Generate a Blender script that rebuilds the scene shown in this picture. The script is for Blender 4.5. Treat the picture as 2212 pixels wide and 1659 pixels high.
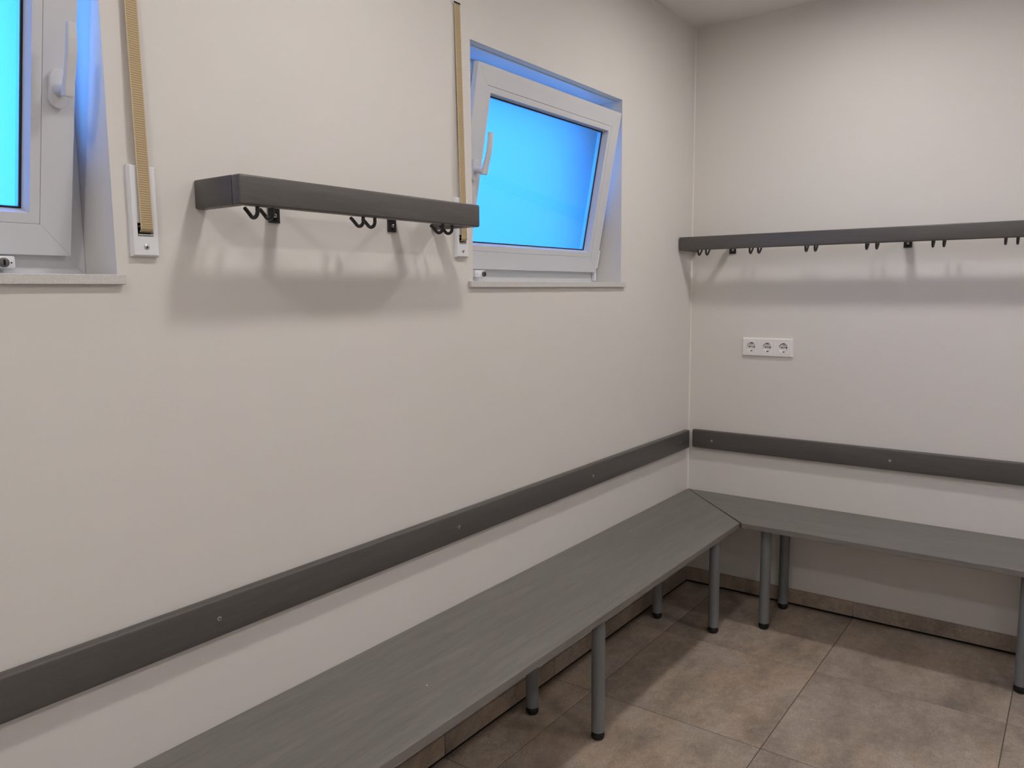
import bpy, bmesh, math
from mathutils import Vector, Matrix

# ------------------------------------------------------------------ clean
for o in list(bpy.data.objects):
    bpy.data.objects.remove(o, do_unlink=True)
scn = bpy.context.scene
COL = scn.collection
R = math.radians

# ------------------------------------------------------------------ camera
# room axes: corner of the two visible walls at the origin, floor z = 0,
# wall_left is the plane y = 0 (room at y < 0), wall_right the plane x = 0 (room at x < 0)
CAM = Vector((-3.443, -1.4917, 1.404))
YAW, PIT, ROL, FPX = 0.6341, -0.1186, -0.0082, 1685.42
_f = Vector((math.cos(YAW) * math.cos(PIT), math.sin(YAW) * math.cos(PIT), math.sin(PIT)))
_r = Vector((math.sin(YAW), -math.cos(YAW), 0))
_u = _r.cross(_f)
_r2 = _r * math.cos(ROL) + _u * math.sin(ROL)
_u2 = _u * math.cos(ROL) - _r * math.sin(ROL)
cd = bpy.data.cameras.new('camera')
cam = bpy.data.objects.new('camera', cd)
COL.objects.link(cam)
cd.sensor_fit = 'HORIZONTAL'
cd.sensor_width = 36
cd.lens = FPX * 36 / 2212
cd.clip_start = 0.02
cam.matrix_world = Matrix(((_r2.x, _u2.x, -_f.x, CAM.x), (_r2.y, _u2.y, -_f.y, CAM.y),
                           (_r2.z, _u2.z, -_f.z, CAM.z), (0, 0, 0, 1)))
scn.camera = cam

# ------------------------------------------------------------------ world: blue dusk sky
SKY = 11.0
w = bpy.data.worlds.new('dusk_sky')
scn.world = w
w.use_nodes = True
nt = w.node_tree
nt.nodes.clear()
N = nt.nodes.new
L = nt.links.new
out = N('ShaderNodeOutputWorld')
bg = N('ShaderNodeBackground')
tc = N('ShaderNodeTexCoord')
sep = N('ShaderNodeSeparateXYZ')
L(tc.outputs['Generated'], sep.inputs[0])
ele = N('ShaderNodeValToRGB')                     # colour by elevation
L(sep.outputs['Z'], ele.inputs[0])
ele.color_ramp.elements[0].position = 0.0
ele.color_ramp.elements[0].color = (0.075, 0.33, 1.0, 1)
ele.color_ramp.elements[1].position = 0.8
ele.color_ramp.elements[1].color = (0.06, 0.25, 0.95, 1)
dot = N('ShaderNodeVectorMath')                   # afterglow side of the sky
dot.operation = 'DOT_PRODUCT'
dot.inputs[1].default_value = (-0.55, 0.83, 0.0)
L(tc.outputs['Generated'], dot.inputs[0])
mr = N('ShaderNodeMapRange')
mr.inputs['From Min'].default_value = -1
mr.inputs['From Max'].default_value = 1
mr.inputs['To Min'].default_value = 0.35
mr.inputs['To Max'].default_value = 1.7
L(dot.outputs['Value'], mr.inputs['Value'])
mul = N('ShaderNodeMixRGB')
mul.blend_type = 'MULTIPLY'
mul.inputs[0].default_value = 1
L(ele.outputs[0], mul.inputs[1])
L(mr.outputs[0], mul.inputs[2])
gnd = N('ShaderNodeMapRange')                     # below the horizon: dim ground
gnd.inputs['From Min'].default_value = -0.04
gnd.inputs['From Max'].default_value = 0.0
L(sep.outputs['Z'], gnd.inputs['Value'])
mx = N('ShaderNodeMixRGB')
mx.inputs[1].default_value = (0.03, 0.06, 0.10, 1)
L(gnd.outputs[0], mx.inputs[0])
L(mul.outputs[0], mx.inputs[2])
L(mx.outputs[0], bg.inputs['Color'])
bg.inputs['Strength'].default_value = SKY
L(bg.outputs[0], out.inputs[0])

# ------------------------------------------------------------------ exposure
vs = scn.view_settings
vs.view_transform = 'Standard'
vs.look = 'None'
vs.gamma = 1
vs.use_curve_mapping = False
vs.exposure = 0.0
LAMP = 131.0                                       # radiance of the ceiling downlights
LAMP_COL = (1.0, 0.948, 0.918, 1)


# ------------------------------------------------------------------ materials
def mat(name, col, rough=0.5, spec=0.5, metal=0.0):
    m = bpy.data.materials.new(name)
    m.use_nodes = True
    b = m.node_tree.nodes['Principled BSDF']
    b.inputs['Base Color'].default_value = (*col, 1)
    b.inputs['Roughness'].default_value = rough
    b.inputs['Specular IOR Level'].default_value = spec
    b.inputs['Metallic'].default_value = metal
    return m


def nodes(m):
    t = m.node_tree
    return t, t.nodes['Principled BSDF']


def coords(t, scale=(1, 1, 1), rnd=False):
    c = t.nodes.new('ShaderNodeTexCoord')
    mp = t.nodes.new('ShaderNodeMapping')
    mp.inputs['Scale'].default_value = scale
    src = c.outputs['Object']
    if rnd:
        oi = t.nodes.new('ShaderNodeObjectInfo')
        ml = t.nodes.new('ShaderNodeMath')
        ml.operation = 'MULTIPLY'
        ml.inputs[1].default_value = 37.0
        t.links.new(oi.outputs['Random'], ml.inputs[0])
        ad = t.nodes.new('ShaderNodeVectorMath')
        ad.operation = 'ADD'
        t.links.new(src, ad.inputs[0])
        t.links.new(ml.outputs[0], ad.inputs[1])
        src = ad.outputs[0]
    t.links.new(src, mp.inputs['Vector'])
    return mp.outputs[0]


def noise(t, vec, scale, detail=4, rough=0.5):
    n = t.nodes.new('ShaderNodeTexNoise')
    n.inputs['Scale'].default_value = scale
    n.inputs['Detail'].default_value = detail
    n.inputs['Roughness'].default_value = rough
    t.links.new(vec, n.inputs['Vector'])
    return n.outputs['Fac']


def ramp(t, fac, stops):
    r = t.nodes.new('ShaderNodeValToRGB')
    e = r.color_ramp.elements
    while len(e) < len(stops):
        e.new(0.5)
    for k, (p, c) in enumerate(stops):
        e[k].position = p
        e[k].color = (*c, 1)
    t.links.new(fac, r.inputs[0])
    return r.outputs[0]


def bump(t, b, h, strength, dist):
    n = t.nodes.new('ShaderNodeBump')
    n.inputs['Strength'].default_value = strength
    n.inputs['Distance'].default_value = dist
    t.links.new(h, n.inputs['Height'])
    t.links.new(n.outputs[0], b.inputs['Normal'])


def mixc(t, a, b_, fac, mode='MIX'):
    m = t.nodes.new('ShaderNodeMixRGB')
    m.blend_type = mode
    for i, v in ((0, fac), (1, a), (2, b_)):
        if hasattr(v, 'is_output'):
            t.links.new(v, m.inputs[i])
        else:
            m.inputs[i].default_value = v if i == 0 else (*v, 1)
    return m.outputs[0]


def paint(name, col, sc=260):
    m = mat(name, col, 0.75, 0.25)
    t, b = nodes(m)
    v = coords(t)
    c = noise(t, v, 1.3, 3)
    t.links.new(ramp(t, c, [(0.3, tuple(k * 0.975 for k in col)), (0.7, col)]), b.inputs['Base Color'])
    bump(t, b, noise(t, v, sc, 3), 0.12, 0.0015)
    return m


WALL = paint('wall_paint', (0.76, 0.735, 0.70))
CEIL = paint('ceiling_paint', (0.80, 0.78, 0.76))


def wood(name, scale, base=(0.098, 0.090, 0.084)):
    m = mat(name, base, 0.42, 0.5)
    t, b = nodes(m)
    v = coords(t, scale, rnd=True)
    dn = t.nodes.new('ShaderNodeTexNoise')
    dn.inputs['Scale'].default_value = 0.8
    dn.inputs['Detail'].default_value = 5
    dn.inputs['Roughness'].default_value = 0.6
    dn.inputs['Distortion'].default_value = 1.1
    t.links.new(v, dn.inputs['Vector'])
    big = dn.outputs['Fac']
    fine = noise(t, v, 6.0, 3, 0.7)
    c1 = ramp(t, big, [(0.25, tuple(k * 0.82 for k in base)), (0.55, base), (0.8, tuple(k * 1.18 for k in base))])
    c2 = ramp(t, fine, [(0.3, (0.91, 0.91, 0.91)), (0.6, (1.04, 1.04, 1.04))])
    t.links.new(mixc(t, c1, c2, 1.0, 'MULTIPLY'), b.inputs['Base Color'])
    bump(t, b, fine, 0.14, 0.0005)
    return m


WOOD_X = wood('dark_wood_grain_x', (3.2, 42, 42))
WOOD_Y = wood('dark_wood_grain_y', (42, 3.2, 42))
SEAT_X = wood('seat_wood_grain_x', (3.0, 36, 36), (0.190, 0.178, 0.166))
SEAT_Y = wood('seat_wood_grain_y', (36, 3.0, 36), (0.190, 0.178, 0.166))


def tile_mat(name):
    m = mat(name, (0.36, 0.29, 0.23), 0.50, 0.4)
    t, b = nodes(m)
    v = coords(t, (1, 1, 1), rnd=True)
    v2 = coords(t, (1.0, 1.7, 1.3), rnd=True)
    a = noise(t, v2, 3.6, 7, 0.66)
    h = noise(t, coords(t, (1.3, 1.0, 1.0), rnd=True), 2.1, 4, 0.6)
    d = noise(t, v, 30, 9, 0.78)
    g = noise(t, v, 170, 4, 0.75)
    c = ramp(t, a, [(0.30, (0.245, 0.205, 0.178)), (0.45, (0.360, 0.295, 0.237)),
                    (0.55, (0.420, 0.347, 0.282)), (0.72, (0.47, 0.405, 0.345))])
    hue = ramp(t, h, [(0.35, (0.86, 0.88, 0.92)), (0.52, (1.0, 1.0, 1.0)), (0.68, (1.10, 1.04, 0.98))])
    s = ramp(t, d, [(0.28, (0.62, 0.60, 0.58)), (0.42, (0.90, 0.89, 0.88)), (0.55, (1.0, 1.0, 1.0)), (0.72, (1.30, 1.28, 1.26))])
    q = ramp(t, g, [(0.30, (0.70, 0.69, 0.68)), (0.5, (1.0, 1.0, 1.0)), (0.70, (1.26, 1.26, 1.25))])
    c = mixc(t, c, hue, 1.0, 'MULTIPLY')
    t.links.new(mixc(t, mixc(t, c, s, 0.9, 'MULTIPLY'), q, 0.8, 'MULTIPLY'), b.inputs['Base Color'])
    bump(t, b, d, 0.2, 0.001)
    return m


TILE = tile_mat('stoneware_tile')
GROUT = mat('brown_grout', (0.12, 0.098, 0.08), 0.9, 0.2)
JOINT = mat('black_joint', (0.012, 0.011, 0.010), 0.8, 0.2)
PVC = mat('white_pvc', (0.68, 0.69, 0.715), 0.32, 0.5)
PVC_D = mat('grey_gasket', (0.02, 0.022, 0.03), 0.6, 0.3)
PLATE = mat('white_plastic', (0.82, 0.83, 0.86), 0.30, 0.5)
SOCK = mat('socket_white', (0.88, 0.87, 0.86), 0.30, 0.5)
HOLE = mat('black_hole', (0.006, 0.006, 0.006), 0.7, 0.2)
STEEL = mat('zinc_steel', (0.62, 0.62, 0.64), 0.28, 0.5, 1.0)
BLACK = mat('black_coated_steel', (0.018, 0.019, 0.020), 0.42, 0.5)
RUBBER = mat('black_plastic', (0.008, 0.008, 0.009), 0.45, 0.4)
LEGM = mat('grey_coated_tube', (0.19, 0.202, 0.21), 0.45, 0.5)
BARREL = mat('dull_metal', (0.16, 0.15, 0.14), 0.4, 0.5, 0.8)
CAULK = mat('acrylic_caulk', (0.84, 0.80, 0.75), 0.6, 0.3)

SILL = mat('speckled_stone', (0.66, 0.65, 0.62), 0.45, 0.5)
_t, _b = nodes(SILL)
_v = coords(_t)
_t.links.new(ramp(_t, noise(_t, _v, 420, 3, 0.7), [(0.35, (0.58, 0.57, 0.55)), (0.6, (0.69, 0.68, 0.655))]),
             _b.inputs['Base Color'])

STRAP = mat('woven_strap', (0.50, 0.38, 0.20), 0.9, 0.15)
_t, _b = nodes(STRAP)
_wv = _t.nodes.new('ShaderNodeTexWave')
_wv.bands_direction = 'Z'
_wv.inputs['Scale'].default_value = math.pi * 2 / 20 / 0.0044
_wv.inputs['Distortion'].default_value = 0.6
_wv.inputs['Detail'].default_value = 2
_wv.inputs['Detail Scale'].default_value = 3
_t.links.new(coords(_t), _wv.inputs['Vector'])
_t.links.new(ramp(_t, _wv.outputs['Fac'], [(0.1, (0.39, 0.295, 0.165)), (0.75, (0.57, 0.455, 0.285))]),
             _b.inputs['Base Color'])
SELV = mat('strap_selvedge', (0.62, 0.52, 0.36), 0.9, 0.15)

GLASS = mat('frosted_glass', (0.195, 0.335, 0.36), 0.85, 0.4)
GLASS.node_tree.nodes['Principled BSDF'].inputs['Transmission Weight'].default_value = 1.0
GLASS.node_tree.nodes['Principled BSDF'].inputs['IOR'].default_value = 1.3

CLEAR = mat('clear_glass', (0.97, 0.98, 1.0), 0.0, 0.4)
CLEAR.node_tree.nodes['Principled BSDF'].inputs['Transmission Weight'].default_value = 1.0
CLEAR.node_tree.nodes['Principled BSDF'].inputs['IOR'].default_value = 1.2

LENS = bpy.data.materials.new('lamp_lens')
LENS.use_nodes = True
_t, _b = nodes(LENS)
_b.inputs['Emission Color'].default_value = LAMP_COL
_b.inputs['Emission Strength'].default_value = LAMP


# ------------------------------------------------------------------ helpers
def BM():
    return bmesh.new()


def box(bm, lo, hi, bev=0.0, seg=2):
    lo, hi = Vector(lo), Vector(hi)
    r = bmesh.ops.create_cube(bm, size=1)
    for v in r['verts']:
        v.co = Vector([(lo[i] + hi[i]) / 2 + v.co[i] * (hi[i] - lo[i]) for i in range(3)])
    if bev:
        ed = {e for v in r['verts'] for e in v.link_edges}
        bmesh.ops.bevel(bm, geom=list(ed), offset=bev, segments=seg, profile=0.5, affect='EDGES', clamp_overlap=True)
    return bm


def prism(bm, poly, z0, z1, bev=0.0, seg=2):
    a = [bm.verts.new((x, y, z0)) for x, y in poly]
    b = [bm.verts.new((x, y, z1)) for x, y in poly]
    n = len(poly)
    fs = [bm.faces.new(list(reversed(a))), bm.faces.new(b)]
    for i in range(n):
        fs.append(bm.faces.new((a[i], a[(i + 1) % n], b[(i + 1) % n], b[i])))
    bmesh.ops.recalc_face_normals(bm, faces=fs)
    if bev:
        ed = {e for f in fs for e in f.edges}
        bmesh.ops.bevel(bm, geom=list(ed), offset=bev, segments=seg, profile=0.5, affect='EDGES', clamp_overlap=True)
    return bm


def lathe(bm, prof, n=24, mtx=None, caps=True):
    rings = []
    for r, z in prof:
        rings.append([bm.verts.new((r * math.cos(2 * math.pi * i / n), r * math.sin(2 * math.pi * i / n), z))
                      for i in range(n)])
    fs = []
    for a, b in zip(rings, rings[1:]):
        for i in range(n):
            fs.append(bm.faces.new((a[i], a[(i + 1) % n], b[(i + 1) % n], b[i])))
    if caps and prof[0][0] > 1e-6:
        fs.append(bm.faces.new(list(reversed(rings[0]))))
    if caps and prof[-1][0] > 1e-6:
        fs.append(bm.faces.new(rings[-1]))
    bmesh.ops.recalc_face_normals(bm, faces=fs)
    if mtx is not None:
        bmesh.ops.transform(bm, matrix=mtx, verts=[v for rg in rings for v in rg])
    return bm


def tube(bm, pts, rad, n=12):
    """round rod along a path lying in a plane x = const"""
    pts = [Vector(p) for p in pts]
    rings = []
    for i, p in enumerate(pts):
        d = (pts[min(i + 1, len(pts) - 1)] - pts[max(i - 1, 0)]).normalized()
        a = Vector((1, 0, 0))
        b = d.cross(a).normalized()
        rings.append([bm.verts.new(p + (a * math.cos(2 * math.pi * k / n) + b * math.sin(2 * math.pi * k / n)) * rad)
                      for k in range(n)])
    fs = []
    for a, b in zip(rings, rings[1:]):
        for k in range(n):
            fs.append(bm.faces.new((a[k], a[(k + 1) % n], b[(k + 1) % n], b[k])))
    fs.append(bm.faces.new(rings[0]))
    fs.append(bm.faces.new(list(reversed(rings[-1]))))
    bmesh.ops.recalc_face_normals(bm, faces=fs)
    return bm


def mesh(name, bm, m, smooth=False):
    me = bpy.data.meshes.new(name)
    bm.to_mesh(me)
    bm.free()
    me.materials.append(m)
    if smooth:
        for p in me.polygons:
            p.use_smooth = True
        me.set_sharp_from_angle(angle=R(38))
    return me


def place(name, me, parent=None, at=(0, 0, 0)):
    o = bpy.data.objects.new(name, me)
    COL.objects.link(o)
    o.parent = parent
    o.location = at
    return o


def obj(name, bm, m, parent=None, at=(0, 0, 0), smooth=False):
    return place(name, mesh(name, bm, m, smooth), parent, at)


def tag(o, label, cat, group=None, kind=None):
    o['label'] = label
    o['category'] = cat
    if group:
        o['group'] = group
    if kind:
        o['kind'] = kind
    return o


def thing(name, at, label, cat, group=None, kind=None):
    return tag(place(name, None, None, at), label, cat, group, kind)


# ------------------------------------------------------------------ room shell
H = 2.5652
XL, YB = -4.40, -3.03
GX0, GY0, TS = -0.5828, -0.1663, 0.600
WT = 0.30


def wall_panel(u0, u1, z0, z1, holes, depth, fn):
    """wall slab with rectangular openings; fn(u, z, d) -> point, d = depth into the wall"""
    bm = BM()
    us = sorted({u0, u1} | {h[0] for h in holes} | {h[1] for h in holes})
    zs = sorted({z0, z1} | {h[2] for h in holes} | {h[3] for h in holes})

    def solid(i, j):
        if not (0 <= i < len(us) - 1 and 0 <= j < len(zs) - 1):
            return False
        uc, zc = (us[i] + us[i + 1]) / 2, (zs[j] + zs[j + 1]) / 2
        return not any(h[0] < uc < h[1] and h[2] < zc < h[3] for h in holes)

    cache = {}

    def V(u, z, d):
        k = (round(u, 5), round(z, 5), d)
        if k not in cache:
            cache[k] = bm.verts.new(fn(u, z, d))
        return cache[k]

    for i in range(len(us) - 1):
        for j in range(len(zs) - 1):
            if not solid(i, j):
                continue
            a, b, c, e = us[i], us[i + 1], zs[j], zs[j + 1]
            for d in (0, depth):
                bm.faces.new((V(a, c, d), V(b, c, d), V(b, e, d), V(a, e, d)))
            if not solid(i - 1, j):
                bm.faces.new((V(a, c, 0), V(a, e, 0), V(a, e, depth), V(a, c, depth)))
            if not solid(i + 1, j):
                bm.faces.new((V(b, c, 0), V(b, e, 0), V(b, e, depth), V(b, c, depth)))
            if not solid(i, j - 1):
                bm.faces.new((V(a, c, 0), V(b, c, 0), V(b, c, depth), V(a, c, depth)))
            if not solid(i, j + 1):
                bm.faces.new((V(a, e, 0), V(b, e, 0), V(b, e, depth), V(a, e, depth)))
    bmesh.ops.recalc_face_normals(bm, faces=bm.faces[:])
    return bm


# window data: reveal left/right/top, sill top/bottom, sash left/right, sash bottom, tilt, handle x
WINS = [dict(xl=-3.6025, xr=-2.6795, top=2.132, st=1.441, sb=1.422, sl=-3.587, sr=-2.7155, sz=1.478, tilt=12.0,
             hx=-2.748, lockx=-2.850),
        dict(xl=-1.6070, xr=-0.6838, top=2.130, st=1.4345, sb=1.4155, sl=-1.5815, sr=-0.7095, sz=1.475, tilt=10.6,
             hx=-1.545, lockx=-1.478)]
SOCKET = (-0.4754, -0.2527, 1.1078, 1.1886)          # y0, y1, z0, z1 of the socket frame

tag(obj('wall_left', wall_panel(XL, 0.0, 0, H, [(q['xl'], q['xr'], q['sb'], q['top']) for q in WINS], WT,
                                lambda u, z, d: (u, d, z)), WALL),
    'cream painted wall holding the two tilted windows', 'wall', kind='structure')
tag(obj('wall_right', wall_panel(YB, 0.0, 0, H,
                                 [(SOCKET[0] + 0.014, SOCKET[1] - 0.014, SOCKET[2] + 0.014, SOCKET[3] - 0.014)], 0.2,
                                 lambda u, z, d: (d, u, z)), WALL),
    'cream painted wall with the triple socket and the long hook rail', 'wall', kind='structure')
tag(obj('wall_back', box(BM(), (XL - 0.2, YB, 0), (XL, 0.0, H)), WALL),
    'plain cream painted wall opposite the triple socket', 'wall', kind='structure')
tag(obj('wall_front', box(BM(), (XL, YB - 0.2, 0), (0.0, YB, H)), WALL),
    'plain cream painted wall opposite the two windows', 'wall', kind='structure')
tag(obj('ceiling', box(BM(), (XL, YB, H), (0.2, WT, H + 0.2)), CEIL), 'smooth white painted ceiling', 'ceiling',
    kind='structure')

# thin caulk bead in the corner of the two walls
bm = BM()
prism(bm, [(0, 0), (-0.004, 0), (-0.0018, -0.0018), (0, -0.004)], 0.46, H)
tag(obj('trim_1', bm, CAULK), 'thin pale caulk line in the corner between the two walls', 'caulk', kind='structure')

# floor with separate tiles
floor = tag(obj('floor', box(BM(), (XL, YB, -0.15), (0, 0, -0.0015)), GROUT),
            'brown stoneware tile floor with thin grout lines', 'floor', kind='structure')
tcache = {}


def cuts(lo, hi, g):
    k = math.ceil((lo - g) / TS)
    c = [lo]
    while g + k * TS < hi - 1e-6:
        if g + k * TS > lo + 1e-6:
            c.append(g + k * TS)
        k += 1
    return c + [hi]


cxs, cys = cuts(XL, 0.0, GX0), cuts(YB, 0.0, GY0)
GAP = 0.0014
for i in range(len(cxs) - 1):
    for j in range(len(cys) - 1):
        sx, sy = cxs[i + 1] - cxs[i] - 2 * GAP, cys[j + 1] - cys[j] - 2 * GAP
        key = (round(sx, 4), round(sy, 4))
        if key not in tcache:
            tcache[key] = mesh('tile', box(BM(), (-sx / 2, -sy / 2, -0.008), (sx / 2, sy / 2, 0), 0.0006, 1), TILE)
        place('tile', tcache[key], floor, ((cxs[i] + cxs[i + 1]) / 2, (cys[j] + cys[j + 1]) / 2, 0))

# skirting of cut tiles, with a black joint under it
SKZ0, SKZ1, SKT = 0.009, 0.0722, 0.009
for side, axis, cc, lab in (('left', 'x', cxs, 'brown tile skirting below the two windows'),
                            ('right', 'y', cys, 'brown tile skirting below the triple socket')):
    bm = BM()
    if axis == 'x':
        box(bm, (XL, -0.006, 0.0003), (-SKT, -0.0003, SKZ0 + 0.002))
    else:
        box(bm, (-0.006, YB, 0.0003), (-0.0003, -0.0003, SKZ0 + 0.002))
    base = tag(obj('baseboard_' + side, bm, JOINT), lab, 'skirting', kind='structure')
    for a, b in zip(cc, cc[1:]):
        if axis == 'x':
            b = min(b, -SKT)
            lo, hi = (a + 0.0012, -SKT, SKZ0), (b - 0.0012, -0.0002, SKZ1)
        else:
            b = min(b, -0.0002)
            lo, hi = (-SKT, a + 0.0012, SKZ0), (-0.0002, b - 0.0012, SKZ1)
        c = [(lo[k] + hi[k]) / 2 for k in range(3)]
        obj('skirting_tile', box(BM(), [lo[k] - c[k] for k in range(3)], [hi[k] - c[k] for k in range(3)], 0.0006, 1),
            TILE, base, c)

# ------------------------------------------------------------------ ceiling downlights (the lamps of the room)
ring_me = mesh('trim_ring', lathe(BM(), [(0.076, 0), (0.090, 0.0), (0.094, 0.006), (0.090, 0.0085), (0.076, 0.0085), (0.076, 0)],
                                  40, Matrix.Translation((0, 0, -0.0085)), False), PVC, True)
lens_me = mesh('lens', lathe(BM(), [(0.075, 0), (0.075, 0.003)], 40, Matrix.Translation((0, 0, -0.005))), LENS)
for lx, ly, lab in (
        (-0.76, -0.79, 'round white ceiling downlight above the corner where the benches meet'),
        (-2.20, -0.79, 'round white ceiling downlight in front of the short hook rail'),
        (-3.64, -0.79, 'round white ceiling downlight before the window with its handle on the right stile'),
        (-0.76, -2.24, 'round white ceiling downlight before the far end of the long hook rail'),
        (-2.20, -2.24, 'round white ceiling downlight beside the middle of the wall without windows'),
        (-3.64, -2.24, 'round white ceiling downlight in the room corner away from both benches')):
    t = thing('downlight', (lx, ly, H), lab, 'ceiling light', 'downlights in the ceiling')
    place('trim_ring', ring_me, t)
    place('lens', lens_me, t)


# ------------------------------------------------------------------ windows
def ring_piece(bm, outer, inner, y0, y1, side, lip=None):
    """one mitred member of a rectangular frame; outer/inner = (x0, z0, x1, z1)"""
    ox0, oz0, ox1, oz1 = outer
    ix0, iz0, ix1, iz1 = inner
    q = {'left': [(ox0, oz0), (ix0, iz0), (ix0, iz1), (ox0, oz1)],
         'right': [(ox1, oz0), (ox1, oz1), (ix1, iz1), (ix1, iz0)],
         'bottom': [(ox0, oz0), (ox1, oz0), (ix1, iz0), (ix0, iz0)],
         'top': [(ox0, oz1), (ix0, iz1), (ix1, iz1), (ox1, oz1)]}[side]
    a = [bm.verts.new((x, y0, z)) for x, z in q]
    b = [bm.verts.new((x, y1, z)) for x, z in q]
    fs = [bm.faces.new(a), bm.faces.new(list(reversed(b)))]
    for i in range(4):
        fs.append(bm.faces.new((a[i], b[i], b[(i + 1) % 4], a[(i + 1) % 4])))
    bmesh.ops.recalc_face_normals(bm, faces=fs)
    ed = {e for f in fs for e in f.edges}
    bmesh.ops.bevel(bm, geom=list(ed), offset=0.0006, segments=1, affect='EDGES')
    return bm


SIDES = ('left', 'right', 'bottom', 'top')
for wi, q in enumerate(WINS):
    other = ('beside the long webbing strap, handle on its right stile',
             'behind the end of the short hook rail, handle on its left stile')[wi]
    W = thing('window_%d' % (wi + 1), ((q['xl'] + q['xr']) / 2, 0.12, q['st']),
              'white plastic window tilted inwards, frosted blue pane, ' + other, 'window', kind='structure')
    wx, wy, wz = W.location
    # fixed frame
    out_r = (q['xl'] + 0.0005 - wx, q['st'] - wz, q['xr'] - 0.0005 - wx, q['top'] - 0.0035 - wz)
    flw, flh = q['sr'] - q['sl'], 0.6085
    in_r = (q['sl'] + 0.016 - wx, q['sz'] + 0.016 - wz, q['sr'] - 0.016 - wx, q['sz'] + flh - 0.016 - wz)
    for s in SIDES:
        obj('window_frame', ring_piece(BM(), out_r, in_r, 0.0, 0.07, s), PVC, W)
    # sill slab
    x0, x1 = q['xl'] - 0.0235, q['xr'] + (0.0235 if wi else 0.0108)
    bm = BM()
    yb, yf = 0.1195 - wy, -0.012 - wy
    prism(bm, [(x0 - wx, yf), (x1 - wx, yf), (x1 - wx, -0.0003 - wy), (q['xr'] - 0.0004 - wx, -0.0003 - wy),
               (q['xr'] - 0.0004 - wx, yb), (q['xl'] + 0.0004 - wx, yb), (q['xl'] + 0.0004 - wx, -0.0003 - wy),
               (x0 - wx, -0.0003 - wy)], q['sb'] + 0.0003 - wz, q['st'] - wz, 0.0012, 1)
    sl = obj('window_sill', bm, SILL, W)
    sl['label'] = 'speckled grey stone sill'
    obj('shutter_box_lid', box(BM(), (q['xl'] + 0.001 - wx, 0.030 - wy, q['top'] - 0.0032 - wz),
                               (q['xr'] - 0.001 - wx, -0.0004, q['top'] - 0.0004 - wz), 0.0006, 1), PVC, W)
    # sash: local frame, origin at bottom centre of its front face edge, turned about x
    piv = Vector(((q['sl'] + q['sr']) / 2, 0.10, q['sz']))
    S = bpy.data.objects.new('sash', None)
    COL.objects.link(S)
    S.parent = W
    S.location = piv - W.location
    S.rotation_euler = (R(q['tilt']), 0, 0)
    hw = flw / 2
    o_r, i_r = (-hw, 0, hw, flh), (-hw + 0.0565, 0.0575, hw - 0.0565, flh - 0.0565)
    b_r = (-hw + 0.0745, 0.0765, hw - 0.0745, flh - 0.0755)
    g_r = (-hw + 0.0795, 0.0815, hw - 0.0795, flh - 0.0805)
    for s in SIDES:
        bm = ring_piece(BM(), o_r, i_r, 0.0, 0.0195, s)
        ring_piece(bm, (o_r[0] + 0.019, o_r[1] + 0.019, o_r[2] - 0.019, o_r[3] - 0.019),
                   (i_r[0] + 0.004, i_r[1] + 0.004, i_r[2] - 0.004, i_r[3] - 0.004), 0.0195, 0.062, s)
        obj('stile' if s in ('left', 'right') else 'rail', bm, PVC, S)
    for s in SIDES:
        obj('seal', ring_piece(BM(), (o_r[0] + 0.004, o_r[1] + 0.004, o_r[2] - 0.004, o_r[3] - 0.004),
                               (o_r[0] + 0.010, o_r[1] + 0.010, o_r[2] - 0.010, o_r[3] - 0.010), 0.0197, 0.0240, s), PVC_D, S)
    # glazing bead: face strip plus sloping return down to the glass
    for s in SIDES:
        bm = BM()
        ix0, iz0, ix1, iz1 = i_r
        g = 0.0007
        rects = [(ix0 + g, iz0 + g, ix1 - g, iz1 - g, 0.019), (ix0 + g, iz0 + g, ix1 - g, iz1 - g, 0.0008),
                 (b_r[0], b_r[1], b_r[2], b_r[3], 0.0008), (g_r[0], g_r[1], g_r[2], g_r[3], 0.0248)]
        ends = {'left': ((0, 1), (0, 3)), 'right': ((2, 1), (2, 3)), 'bottom': ((0, 1), (2, 1)), 'top': ((0, 3), (2, 3))}[s]
        rows = [[bm.verts.new((rc[e[0]], rc[4], rc[e[1]])) for rc in rects] for e in ends]
        for k in range(4):
            bm.faces.new((rows[0][k], rows[0][(k + 1) % 4], rows[1][(k + 1) % 4], rows[1][k]))
        bm.faces.new(rows[0])
        bm.faces.new(list(reversed(rows[1])))
        bmesh.ops.recalc_face_normals(bm, faces=bm.faces[:])
        obj('glazing_bead', bm, PVC, S)
    for s in SIDES:
        obj('gasket', ring_piece(BM(), (g_r[0] - 0.0005, g_r[1] - 0.0005, g_r[2] + 0.0005, g_r[3] + 0.0005),
                                 (g_r[0] + 0.0035, g_r[1] + 0.0035, g_r[2] - 0.0035, g_r[3] - 0.0035),
                                 0.0232, 0.0255, s), PVC_D, S)
    obj('pane', box(BM(), (-hw + 0.062, 0.0256, 0.064), (hw - 0.062, 0.0296, flh - 0.063)), CLEAR, S)['label'] = \
        'clear inner glass pane'
    obj('pane', box(BM(), (-hw + 0.062, 0.0440, 0.064), (hw - 0.062, 0.0480, flh - 0.063)), GLASS, S)['label'] = \
        'frosted glass pane glowing blue'
    sp_o = (g_r[0] - 0.004, g_r[1] - 0.004, g_r[2] + 0.004, g_r[3] + 0.004)
    sp_i = (g_r[0] + 0.0030, g_r[1] + 0.0030, g_r[2] - 0.0030, g_r[3] - 0.0030)
    for s in SIDES:
        obj('spacer', ring_piece(BM(), sp_o, sp_i, 0.0298, 0.0438, s), STEEL, S)
    # handle (kept with the sash's tilt): lever > rosette
    hm = S.matrix_local.copy()
    hh = 0.303
    hp = Vector((q['hx'] - piv.x, 0, hh))
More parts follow.
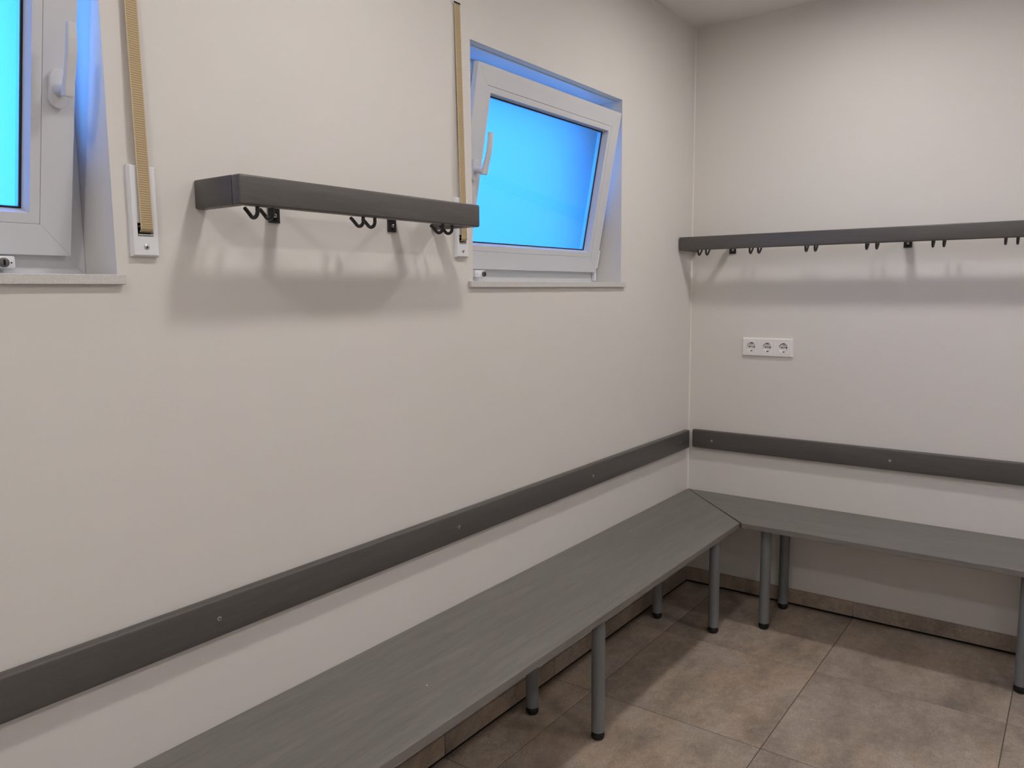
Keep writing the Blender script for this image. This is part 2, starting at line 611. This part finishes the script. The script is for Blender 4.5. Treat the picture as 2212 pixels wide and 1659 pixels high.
    hl = bpy.data.objects.new('handle', None)
    COL.objects.link(hl)
    hl.parent = W
    hl.location = S.location + Matrix.Rotation(R(q['tilt']), 3, 'X') @ hp
    hl.rotation_euler = S.rotation_euler
    # rosette: stadium
    bm = BM()
    n = 14
    pts = [(0.0155 * math.cos(a), 0.0185 + 0.0155 * math.sin(a)) for a in [math.pi * k / n for k in range(n + 1)]] + \
          [(0.0155 * math.cos(a), -0.0185 + 0.0155 * math.sin(a)) for a in [math.pi + math.pi * k / n for k in range(n + 1)]]
    prism(bm, pts, 0, 0.0105, 0.0018, 2)
    bmesh.ops.transform(bm, matrix=Matrix.Rotation(R(90), 4, 'X'), verts=bm.verts[:])
    obj('rosette', bm, PVC, hl, smooth=True)
    # neck
    bm = lathe(BM(), [(0.0125, 0.010), (0.0105, 0.018), (0.0095, 0.030), (0.0095, 0.043)], 20)
    bmesh.ops.transform(bm, matrix=Matrix.Rotation(R(90), 4, 'X'), verts=bm.verts[:])
    obj('neck', bm, PVC, hl, smooth=True)
    # curved lever
    bm = BM()
    prof = [(-0.0118, 0.0420, 0.0088), (-0.0095, 0.0428, 0.0098), (-0.004, 0.0438, 0.0100), (0.010, 0.0455, 0.0098), (0.035, 0.0500, 0.0098),
            (0.062, 0.0525, 0.0096), (0.088, 0.0520, 0.0092), (0.108, 0.0495, 0.0086), (0.1130, 0.0487, 0.0078)]
    rows = []
    for z, y, hwid in prof:
        th = 0.0056 + 0.0034 * max(0.0, min(1.0, (0.030 - z) / 0.036))
        sec = [(-hwid, -0.4), (-hwid, 0.4), (-hwid * 0.75, 1), (hwid * 0.75, 1), (hwid, 0.4), (hwid, -0.4),
               (hwid * 0.75, -1), (-hwid * 0.75, -1)]
        rows.append([bm.verts.new((x, -y - s * th, z)) for x, s in sec])
    for a, b in zip(rows, rows[1:]):
        for k in range(8):
            bm.faces.new((a[k], a[(k + 1) % 8], b[(k + 1) % 8], b[k]))
    bm.faces.new(rows[0])
    bm.faces.new(list(reversed(rows[-1])))
    bmesh.ops.recalc_face_normals(bm, faces=bm.faces[:])
    lev = obj('lever', bm, PVC, hl)
    md = lev.modifiers.new('bevel', 'BEVEL')
    md.width = 0.0012
    md.segments = 2
    # lock on the bottom member
    lk = obj('window_lock', box(BM(), (-0.026, 0, -0.0115), (0.026, 0.045, 0.0115), 0.003, 2), PLATE, W,
             Vector((q['lockx'], 0.0745, q['sz'] - 0.0155)) - W.location, smooth=True)
    bm = lathe(BM(), [(0.0085, 0.0), (0.0085, 0.005), (0.0072, 0.006)], 20)
    bmesh.ops.transform(bm, matrix=Matrix.Translation((0.006 if wi == 0 else 0.016, 0, -0.0005)) @ Matrix.Rotation(R(90), 4, 'X'),
                        verts=bm.verts[:])
    obj('lock_barrel', bm, BARREL, lk, smooth=True)
    obj('keyhole', box(BM(), ((0.004 if wi == 0 else 0.014), -0.0064, -0.0055), ((0.0075 if wi == 0 else 0.018), -0.0055, 0.0045)),
        HOLE, lk)
    obj('lock_screw', box(BM(), (0.018 if wi == 0 else -0.019, -0.0006, -0.0018), (0.0205 if wi == 0 else -0.0165, 0.001, 0.0006)),
        HOLE, lk)
    # hinge cover at the foot of the hinge stile
    sx = 1 if wi else -1
    xe = q['sr'] if wi else q['sl']
    bm = BM()
    box(bm, (-0.0045, 0, 0.016), (0.0045, 0.022, 0.088), 0.0015, 1)
    hc = obj('hinge_cover', bm, PLATE, S, (sx * (hw + 0.0048), -0.001, 0))
    bm = BM()
    box(bm, (-0.005, 0, -0.034), (0.005, 0.016, 0.012), 0.002, 1)
    obj('corner_hinge', bm, PLATE, W, Vector((xe + sx * 0.0065, 0.1035, q['sz'])) - W.location)

# ------------------------------------------------------------------ roller shutter straps
for si, (sx, pz0, pz1, ztop, lab) in enumerate((
        (-2.6245, 1.4762, 1.6490, 2.235, 'beige webbing shutter strap on a white plate, clear of the hook rails'),
        (-1.6668, 1.5028, 1.6735, 2.2100, 'beige webbing shutter strap running down behind the short hook rail'))):
    T = thing('shutter_strap', (sx, 0, pz0), lab, 'shutter strap', 'shutter straps on the window wall')
    hgt = pz1 - pz0
    # cover plate: chamfered frame around a slot
    bm = BM()
    oR = (-0.0275, 0.0, 0.0275, hgt)
    fR = (-0.0243, 0.003, 0.0243, hgt - 0.003)
    slot = (-0.0155, 0.0385, 0.0155, 0.0640)
    def q4(rc, y):
        return [bm.verts.new((rc[a], y, rc[b])) for a, b in ((0, 1), (2, 1), (2, 3), (0, 3))]
    A, B_, Fv, Sf, Sb = q4(oR, -0.0003), q4(oR, -0.0070), q4(fR, -0.0122), q4(slot, -0.0122), q4(slot, -0.0010)
    for a, b in ((A, B_), (B_, Fv), (Fv, Sf), (Sf, Sb)):
        for k in range(4):
            bm.faces.new((a[k], a[(k + 1) % 4], b[(k + 1) % 4], b[k]))
    bmesh.ops.recalc_face_normals(bm, faces=bm.faces[:])
    pl = obj('cover_plate', bm, PLATE, T)
    md = pl.modifiers.new('bevel', 'BEVEL')
    md.width = 0.0006
    md.segments = 2
    md.limit_method = 'ANGLE'
    bm = BM()
    box(bm, (-0.0155, -0.0016, 0.0385), (0.0155, -0.0008, 0.0640))
    obj('slot_back', bm, HOLE, T)
    for zz in (0.0415, 0.0575):
        bm = lathe(BM(), [(0.0022, -0.0145), (0.0022, 0.0145)], 10)
        bmesh.ops.transform(bm, matrix=Matrix.Translation((0, -0.0075 if zz > 0.05 else -0.0100, zz)) @ Matrix.Rotation(R(90), 4, 'Y'),
                            verts=bm.verts[:])
        obj('roller', bm, STEEL, T, smooth=True)
    bm = lathe(BM(), [(0.0052, 0), (0.0050, 0.0012), (0.0030, 0.0022), (0.0, 0.0024)], 16)
    bmesh.ops.transform(bm, matrix=Matrix.Translation((0, -0.0121, 0.0185)) @ Matrix.Rotation(R(90), 4, 'X'), verts=bm.verts[:])
    sc = obj('screw', bm, STEEL, T, smooth=True)
    bm = lathe(BM(), [(0.0017, 0), (0.0017, 0.0004)], 6)
    bmesh.ops.transform(bm, matrix=Matrix.Translation((0, -0.01435, 0.0185)) @ Matrix.Rotation(R(90), 4, 'X'), verts=bm.verts[:])
    obj('screw_recess', bm, HOLE, sc)
    # strap: path in y-z, ribbed
    zt = ztop - pz0
    path = []
    for k in range(7):                                   # curl into the slot
        a = R(-80 + k * 80 / 6)
        path.append((-0.0095 - 0.0085 * math.cos(a), 0.0545 + 0.0085 * math.sin(a)))
    nseg = int((zt - 0.056) / 0.0011)
    for k in range(1, nseg + 1):
        f = k / nseg
        z = 0.0545 + f * (zt - 0.0545)
        y = -0.0180 + 0.0145 * f
        path.append((y, z))
    for nm, xa, xb, m, rib in (('webbing', -0.0105, 0.0105, STRAP, 0.00025), ('selvedge', -0.0124, -0.0105, SELV, 0), ('selvedge', 0.0105, 0.0124, SELV, 0)):
        bm = BM()
        rows = []
        for k, (y, z) in enumerate(path):
            d = rib * math.cos(2 * math.pi * z / 0.0044)
            rows.append([bm.verts.new((xa, y - 0.0008 - d, z)), bm.verts.new((xb, y - 0.0008 - d, z)),
                         bm.verts.new((xb, y + 0.0006, z)), bm.verts.new((xa, y + 0.0006, z))])
        for a, b in zip(rows, rows[1:]):
            for k in range(4):
                bm.faces.new((a[k], a[(k + 1) % 4], b[(k + 1) % 4], b[k]))
        bm.faces.new(rows[0])
        bm.faces.new(list(reversed(rows[-1])))
        bmesh.ops.recalc_face_normals(bm, faces=bm.faces[:])
        obj(nm, bm, m, T)
    # upper guide with its slot in the wall
    bm = BM()
    box(bm, (-0.0185, -0.0035, zt - 0.004), (0.0185, -0.0003, zt + 0.014), 0.001, 1)
    g = obj('strap_guide', bm, WALL, T)
    obj('guide_slot', box(BM(), (-0.0138, -0.0042, zt - 0.001), (0.0138, -0.0034, zt + 0.0045)), HOLE, g)


# ------------------------------------------------------------------ hook rails
RZ0, RZ1, RD, RT = 1.576, 1.6345, 0.155, 0.0262


def hook_mesh():
    pts = [(0, 0, 0.012), (0, 0, -0.004)]
    for k in range(9):
        a = R(180 + k * 140 / 8)
        pts.append((0, 0.0130 + 0.0130 * math.cos(a), -0.0085 + 0.0125 * math.sin(a)))
    pts += [(0, 0.0315, -0.0085), (0, 0.0405, -0.0010), (0, 0.0412, -0.0004)]
    bm = tube(BM(), pts, 0.0041, 12)
    yb = RT / 2 - 0.004                               # upper prong on the back of the board
    tube(bm, [(0, yb, 0.022), (0, yb + 0.009, 0.027), (0, yb + 0.018, 0.0345), (0, yb + 0.028, 0.0465), (0, yb + 0.031, 0.0525)], 0.0046, 12)
    return mesh('hook', bm, BLACK, True)


HOOK = hook_mesh()


def bracket(T, at):
    b = obj('bracket', box(BM(), (-0.0150, -0.0045, -0.0160), (0.0150, -0.0003, 0.046), 0.0008, 1), BLACK, T, at)
    obj('bracket_arm', box(BM(), (-0.0150, -(RD - RT) + 0.0002, 0.0270), (0.0150, -0.0045, 0.0320), 0.0008, 1), BLACK, b)
    bm = lathe(BM(), [(0.0048, 0), (0.0046, 0.0012), (0.0028, 0.0026), (0.0, 0.0028)], 16)
    bmesh.ops.transform(bm, matrix=Matrix.Translation((0.001, -0.0046, 0)) @ Matrix.Rotation(R(90), 4, 'X'), verts=bm.verts[:])
    obj('screw', bm, STEEL, b, smooth=True)
    bm = BM()
    box(bm, (-0.0032, -0.0050, -0.0105), (0.0036, -0.0044, -0.001), 0.0002, 1)
    obj('keyhole_slot', bm, HOLE, b)
    bm = lathe(BM(), [(0.0017, 0), (0.0017, 0.0004)], 6)
    bmesh.ops.transform(bm, matrix=Matrix.Translation((0.001, -0.0072, 0)) @ Matrix.Rotation(R(90), 4, 'X'), verts=bm.verts[:])
    obj('screw_recess', bm, HOLE, b)


def hook_rail(name, loc, rz, length, brs, hooks, label):
    """built along local +x from 0 to length, wall at local y = 0, room at -y"""
    T = thing(name, loc, label, 'hook rail', 'hook rails on the walls')
    T.rotation_euler = (0, 0, rz)
    obj('front_board', box(BM(), (0, -RD, 0), (length, -RD + RT, RZ1 - RZ0), 0.0045, 3), WOOD_X, T, smooth=True)
    for x in (0, length - RT):
        obj('end_panel', box(BM(), (x, -RD + RT + 0.0002, 0), (x + RT, -0.0004, RZ1 - RZ0), 0.0035, 2), WOOD_Y, T, smooth=True)
    for x in brs:
        bracket(T, (x, 0, 0.0005))
    for x in hooks:
        place('hook', HOOK, T, (x, -RD + RT / 2 + 0.002, 0))
    return T


xa0 = -2.510
hook_rail('hook_rail', (xa0, 0, RZ0), 0, 2.510 - 1.7645, [-2.317 - xa0, -1.946 - xa0],
          [v - xa0 for v in (-2.460, -2.4235, -2.1755, -2.139, -1.900, -1.8635)],
          'short dark wooden rail with six black hooks between the two windows')
# local x runs towards -y on the right wall
hook_rail('hook_rail', (0, -0.005, RZ0 + 0.001), R(-90), 2.46, [0.190, 0.900, 1.61, 2.32],
          [v - 0.005 for c in range(10) for v in (0.0895 + c * 0.2305, 0.1260 + c * 0.2305)],
          'long dark wooden rail with black hooks above the triple socket')

# ------------------------------------------------------------------ triple socket
T = thing('triple_socket', (0, (SOCKET[0] + SOCKET[1]) / 2, (SOCKET[2] + SOCKET[3]) / 2),
          'white triple wall socket in one frame below the long hook rail', 'socket')
SWd, SHt = SOCKET[1] - SOCKET[0], SOCKET[3] - SOCKET[2]
PITCH = 0.071
INS = 0.0277
# frame: face with three square openings, chamfered rim; x is depth (room at -x), y width, z height
bm = BM()
ys = [-SWd / 2 + 0.004]
for k in (-1, 0, 1):
    ys += [k * PITCH - INS - 0.0004, k * PITCH + INS + 0.0004]
ys.append(SWd / 2 - 0.004)
zs = [-SHt / 2 + 0.004, -INS - 0.0004, INS + 0.0004, SHt / 2 - 0.004]
vc = {}


def VV(x, y, z):
    k = (round(x, 5), round(y, 5), round(z, 5))
    if k not in vc:
        vc[k] = bm.verts.new((x, y, z))
    return vc[k]


for i in range(len(ys) - 1):
    for j in range(3):
        hole = j == 1 and i % 2 == 1
        a, b, c, e = ys[i], ys[i + 1], zs[j], zs[j + 1]
        if not hole:
            bm.faces.new((VV(-0.011, a, c), VV(-0.011, b, c), VV(-0.011, b, e), VV(-0.011, a, e)))
        else:
            for (p, q_) in (((a, c), (b, c)), ((b, c), (b, e)), ((b, e), (a, e)), ((a, e), (a, c))):
                bm.faces.new((VV(-0.011, *p), VV(-0.011, *q_), VV(-0.003, *q_), VV(-0.003, *p)))
rim_f = [(ys[0], zs[0]), (ys[-1], zs[0]), (ys[-1], zs[-1]), (ys[0], zs[-1])]
rim_b = [(-SWd / 2, -SHt / 2), (SWd / 2, -SHt / 2), (SWd / 2, SHt / 2), (-SWd / 2, SHt / 2)]


def sidechain(p, q_):
    if p[1] == q_[1]:
        c = sorted([y for y in ys if min(p[0], q_[0]) <= y <= max(p[0], q_[0])], reverse=p[0] > q_[0])
        return [(y, p[1]) for y in c]
    c = sorted(zs, reverse=p[1] > q_[1])
    return [(p[0], z) for z in c]


for k in range(4):
    ch = sidechain(rim_f[k], rim_f[(k + 1) % 4])
    bk = [VV(-0.0060, *rim_b[k]), VV(-0.0060, *rim_b[(k + 1) % 4])]
    bm.faces.new([VV(-0.011, *p) for p in ch] + [bk[1], bk[0]])
    bm.faces.new((bk[0], bk[1], VV(-0.0004, *rim_b[(k + 1) % 4]), VV(-0.0004, *rim_b[k])))
bmesh.ops.recalc_face_normals(bm, faces=bm.faces[:])
obj('socket_frame', bm, SOCK, T)
# inserts
bm = BM()
NN = 32
circ = []
for k in range(NN):
    a = 2 * math.pi * k / NN
    circ.append((math.cos(a), math.sin(a)))
rc = 0.0205
DEP = 0.0140
sq = []
for cx_, cy_ in circ:
    s = INS / max(abs(cx_), abs(cy_))
    sq.append((cx_ * s, cy_ * s))
f0 = [bm.verts.new((-0.0115, y, z)) for y, z in sq]
f1 = [bm.verts.new((-0.0115, y * rc, z * rc)) for y, z in circ]
f2 = [bm.verts.new((-0.0115 + DEP, y * rc * 0.95, z * rc * 0.95)) for y, z in circ]
fb = [bm.verts.new((-0.0030, y, z)) for y, z in sq]
for a, b in ((fb, f0), (f0, f1), (f1, f2)):
    for k in range(NN):
        bm.faces.new((a[k], a[(k + 1) % NN], b[(k + 1) % NN], b[k]))
bm.faces.new(f2)
bmesh.ops.recalc_face_normals(bm, faces=bm.faces[:])
ins_me = mesh('socket_insert', bm, SOCK)
bm = lathe(BM(), [(0.0028, 0), (0.0028, 0.0006)], 14)
bmesh.ops.transform(bm, matrix=Matrix.Rotation(R(-90), 4, 'Y'), verts=bm.verts[:])
pin_me = mesh('contact_hole', bm, HOLE)
bm = lathe(BM(), [(0.0024, 0), (0.0024, 0.0008)], 12)
bmesh.ops.transform(bm, matrix=Matrix.Rotation(R(-90), 4, 'Y'), verts=bm.verts[:])
scr_me = mesh('centre_screw', bm, BARREL)
clip_me = mesh('earth_clip', box(BM(), (-0.0055, -0.0030, -0.0016), (0.0055, 0.0030, 0.0016), 0.0006, 1), RUBBER)
key_me = mesh('guide_rib', box(BM(), (-0.0060, -0.0014, -0.0030), (0.0060, 0.0014, 0.0030), 0.0004, 1), SOCK)
for k in (-1, 0, 1):
    s = place('socket_insert', ins_me, T, (0, k * PITCH, 0))
    xb = -0.0115 + DEP
    for dy in (-0.0095, 0.0095):
        place('contact_hole', pin_me, s, (xb - 0.0001, dy, 0))
    place('centre_screw', scr_me, s, (xb - 0.0001, 0, 0))
    for dz in (-0.0180, 0.0180):
        place('earth_clip', clip_me, s, (xb - 0.0065, 0, dz))
    for dy in (-0.0188, 0.0188):
        place('guide_rib', key_me, s, (xb - 0.0062, dy, 0))
# mounting box inside the wall
bm = BM()
box(bm, (0.0045, -SWd / 2 + 0.015, -SHt / 2 + 0.015), (0.045, SWd / 2 - 0.015, SHt / 2 - 0.015))
obj('mounting_box', bm, RUBBER, T)

# ------------------------------------------------------------------ backrest boards
BZ0, BZ1, BT = 0.6665, 0.7516, 0.0263


def screw_on(T, at, out):
    bm = lathe(BM(), [(0.0052, -0.0005), (0.0052, 0.0006), (0.0040, 0.0010), (0.0, 0.0010)], 16)
    bmesh.ops.transform(bm, matrix=Matrix.Rotation(R(90), 4, 'X') if out == 'y' else Matrix.Rotation(R(-90), 4, 'Y'), verts=bm.verts[:])
    s = obj('screw', bm, STEEL, T, at, smooth=True)
    d = 0.0009
    bm = lathe(BM(), [(0.0017, 0), (0.0017, 0.0004)], 6)
    bmesh.ops.transform(bm, matrix=Matrix.Rotation(R(90), 4, 'X') if out == 'y' else Matrix.Rotation(R(-90), 4, 'Y'), verts=bm.verts[:])
    obj('screw_recess', bm, HOLE, s, (0, -d, 0) if out == 'y' else (-d, 0, 0))


T = thing('backrest_board', (-1.7, 0, BZ0), 'dark wooden backrest board screwed to the wall under the windows', 'backrest',
          'backrest boards along the walls')
obj('board', box(BM(), (-3.30 + 1.7, -BT, 0), (-0.0455 + 1.7, -0.0005, BZ1 - BZ0), 0.0050, 3), WOOD_X, T, smooth=True)
for x in (-0.150, -0.936, -1.7215, -2.5215):
    screw_on(T, (x + 1.7, -BT, 0.7080 - BZ0), 'y')
T = thing('backrest_board', (0, -1.3, BZ0), 'dark wooden backrest board screwed to the wall under the triple socket', 'backrest',
          'backrest boards along the walls')
obj('board', box(BM(), (-BT, -2.64 + 1.3, 0), (-0.0005, -0.0290 + 1.3, BZ1 - BZ0), 0.0050, 3), WOOD_Y, T, smooth=True)
for y in (-0.1255, -0.8835, -1.6415, -2.40):
    screw_on(T, (-BT, y + 1.3, 0.7060 - BZ0), 'x')

# ------------------------------------------------------------------ benches
ZB, TH, DL, DR = 0.4580, 0.0226, 0.4045, 0.4015
tube_bm = lathe(BM(), [(0.0212, 0.026), (0.0212, ZB - TH - 0.0035)], 28)
LEG_ME = mesh('leg', tube_bm, LEGM, True)
FOOT_ME = mesh('foot', lathe(BM(), [(0.0, 0.0), (0.0135, 0.0), (0.0180, 0.0025), (0.0207, 0.008), (0.0210, 0.014), (0.0206, 0.020),
                                    (0.0188, 0.0225), (0.0188, 0.030), (0.0, 0.030)], 28), RUBBER, True)
FLG_ME = mesh('mounting_flange', lathe(BM(), [(0.0, ZB - TH - 0.012), (0.0235, ZB - TH - 0.012), (0.0290, ZB - TH - 0.0040), (0.0310, ZB - TH - 0.0001),
                                              (0.0, ZB - TH - 0.0001)], 28), BLACK, True)


def bench(loc, poly, legs, wm, label):
    T = thing('bench', loc, label, 'bench', 'benches along the walls')
    lx, ly, lz = loc
    bm = prism(BM(), [(x - lx, y - ly) for x, y in poly], ZB - TH, ZB, 0.0022, 2)
    obj('seat_board', bm, wm, T)
    for x, y in legs:
        lg = place('leg', LEG_ME, T, (x - lx, y - ly, 0))
        place('foot', FOOT_ME, lg)['label'] = 'black plastic foot'
        place('mounting_flange', FLG_ME, lg)


g = 0.0010
bench((-1.8, -0.2, 0), [(-3.30, -0.0015), (-0.0015 - g, -0.0015), (-DR - 0.0045 - g, -DL), (-3.30, -DL)],
      [(x, y) for x in (-0.479, -1.4225, -2.366, -3.16) for y in (-0.331, -0.079)], SEAT_X,
      'long grey wooden bench on round steel legs under the windows')
bench((-0.2, -1.4, 0), [(-0.0015, -0.0015 - 3 * g), (-0.0015, -2.66), (-DR, -2.66), (-DR, -DL - 0.006)],
      [(x, y) for y in (-0.488, -1.388, -2.288) for x in (-0.322, -0.068)], SEAT_Y,
      'grey wooden bench on round steel legs under the triple socket')

# ------------------------------------------------------------------ white crumb left on the long bench
bm = prism(BM(), [(-0.0013, -0.0022), (0.0010, -0.0026), (0.0017, 0.0004), (0.0006, 0.0026), (-0.0012, 0.0017)], 0, 0.0014, 0.0004, 1)
tag(obj('paper_crumb', bm, PLATE, None, (-2.1284, -0.2617, ZB)), 'tiny white paper crumb lying on the long bench', 'crumb')
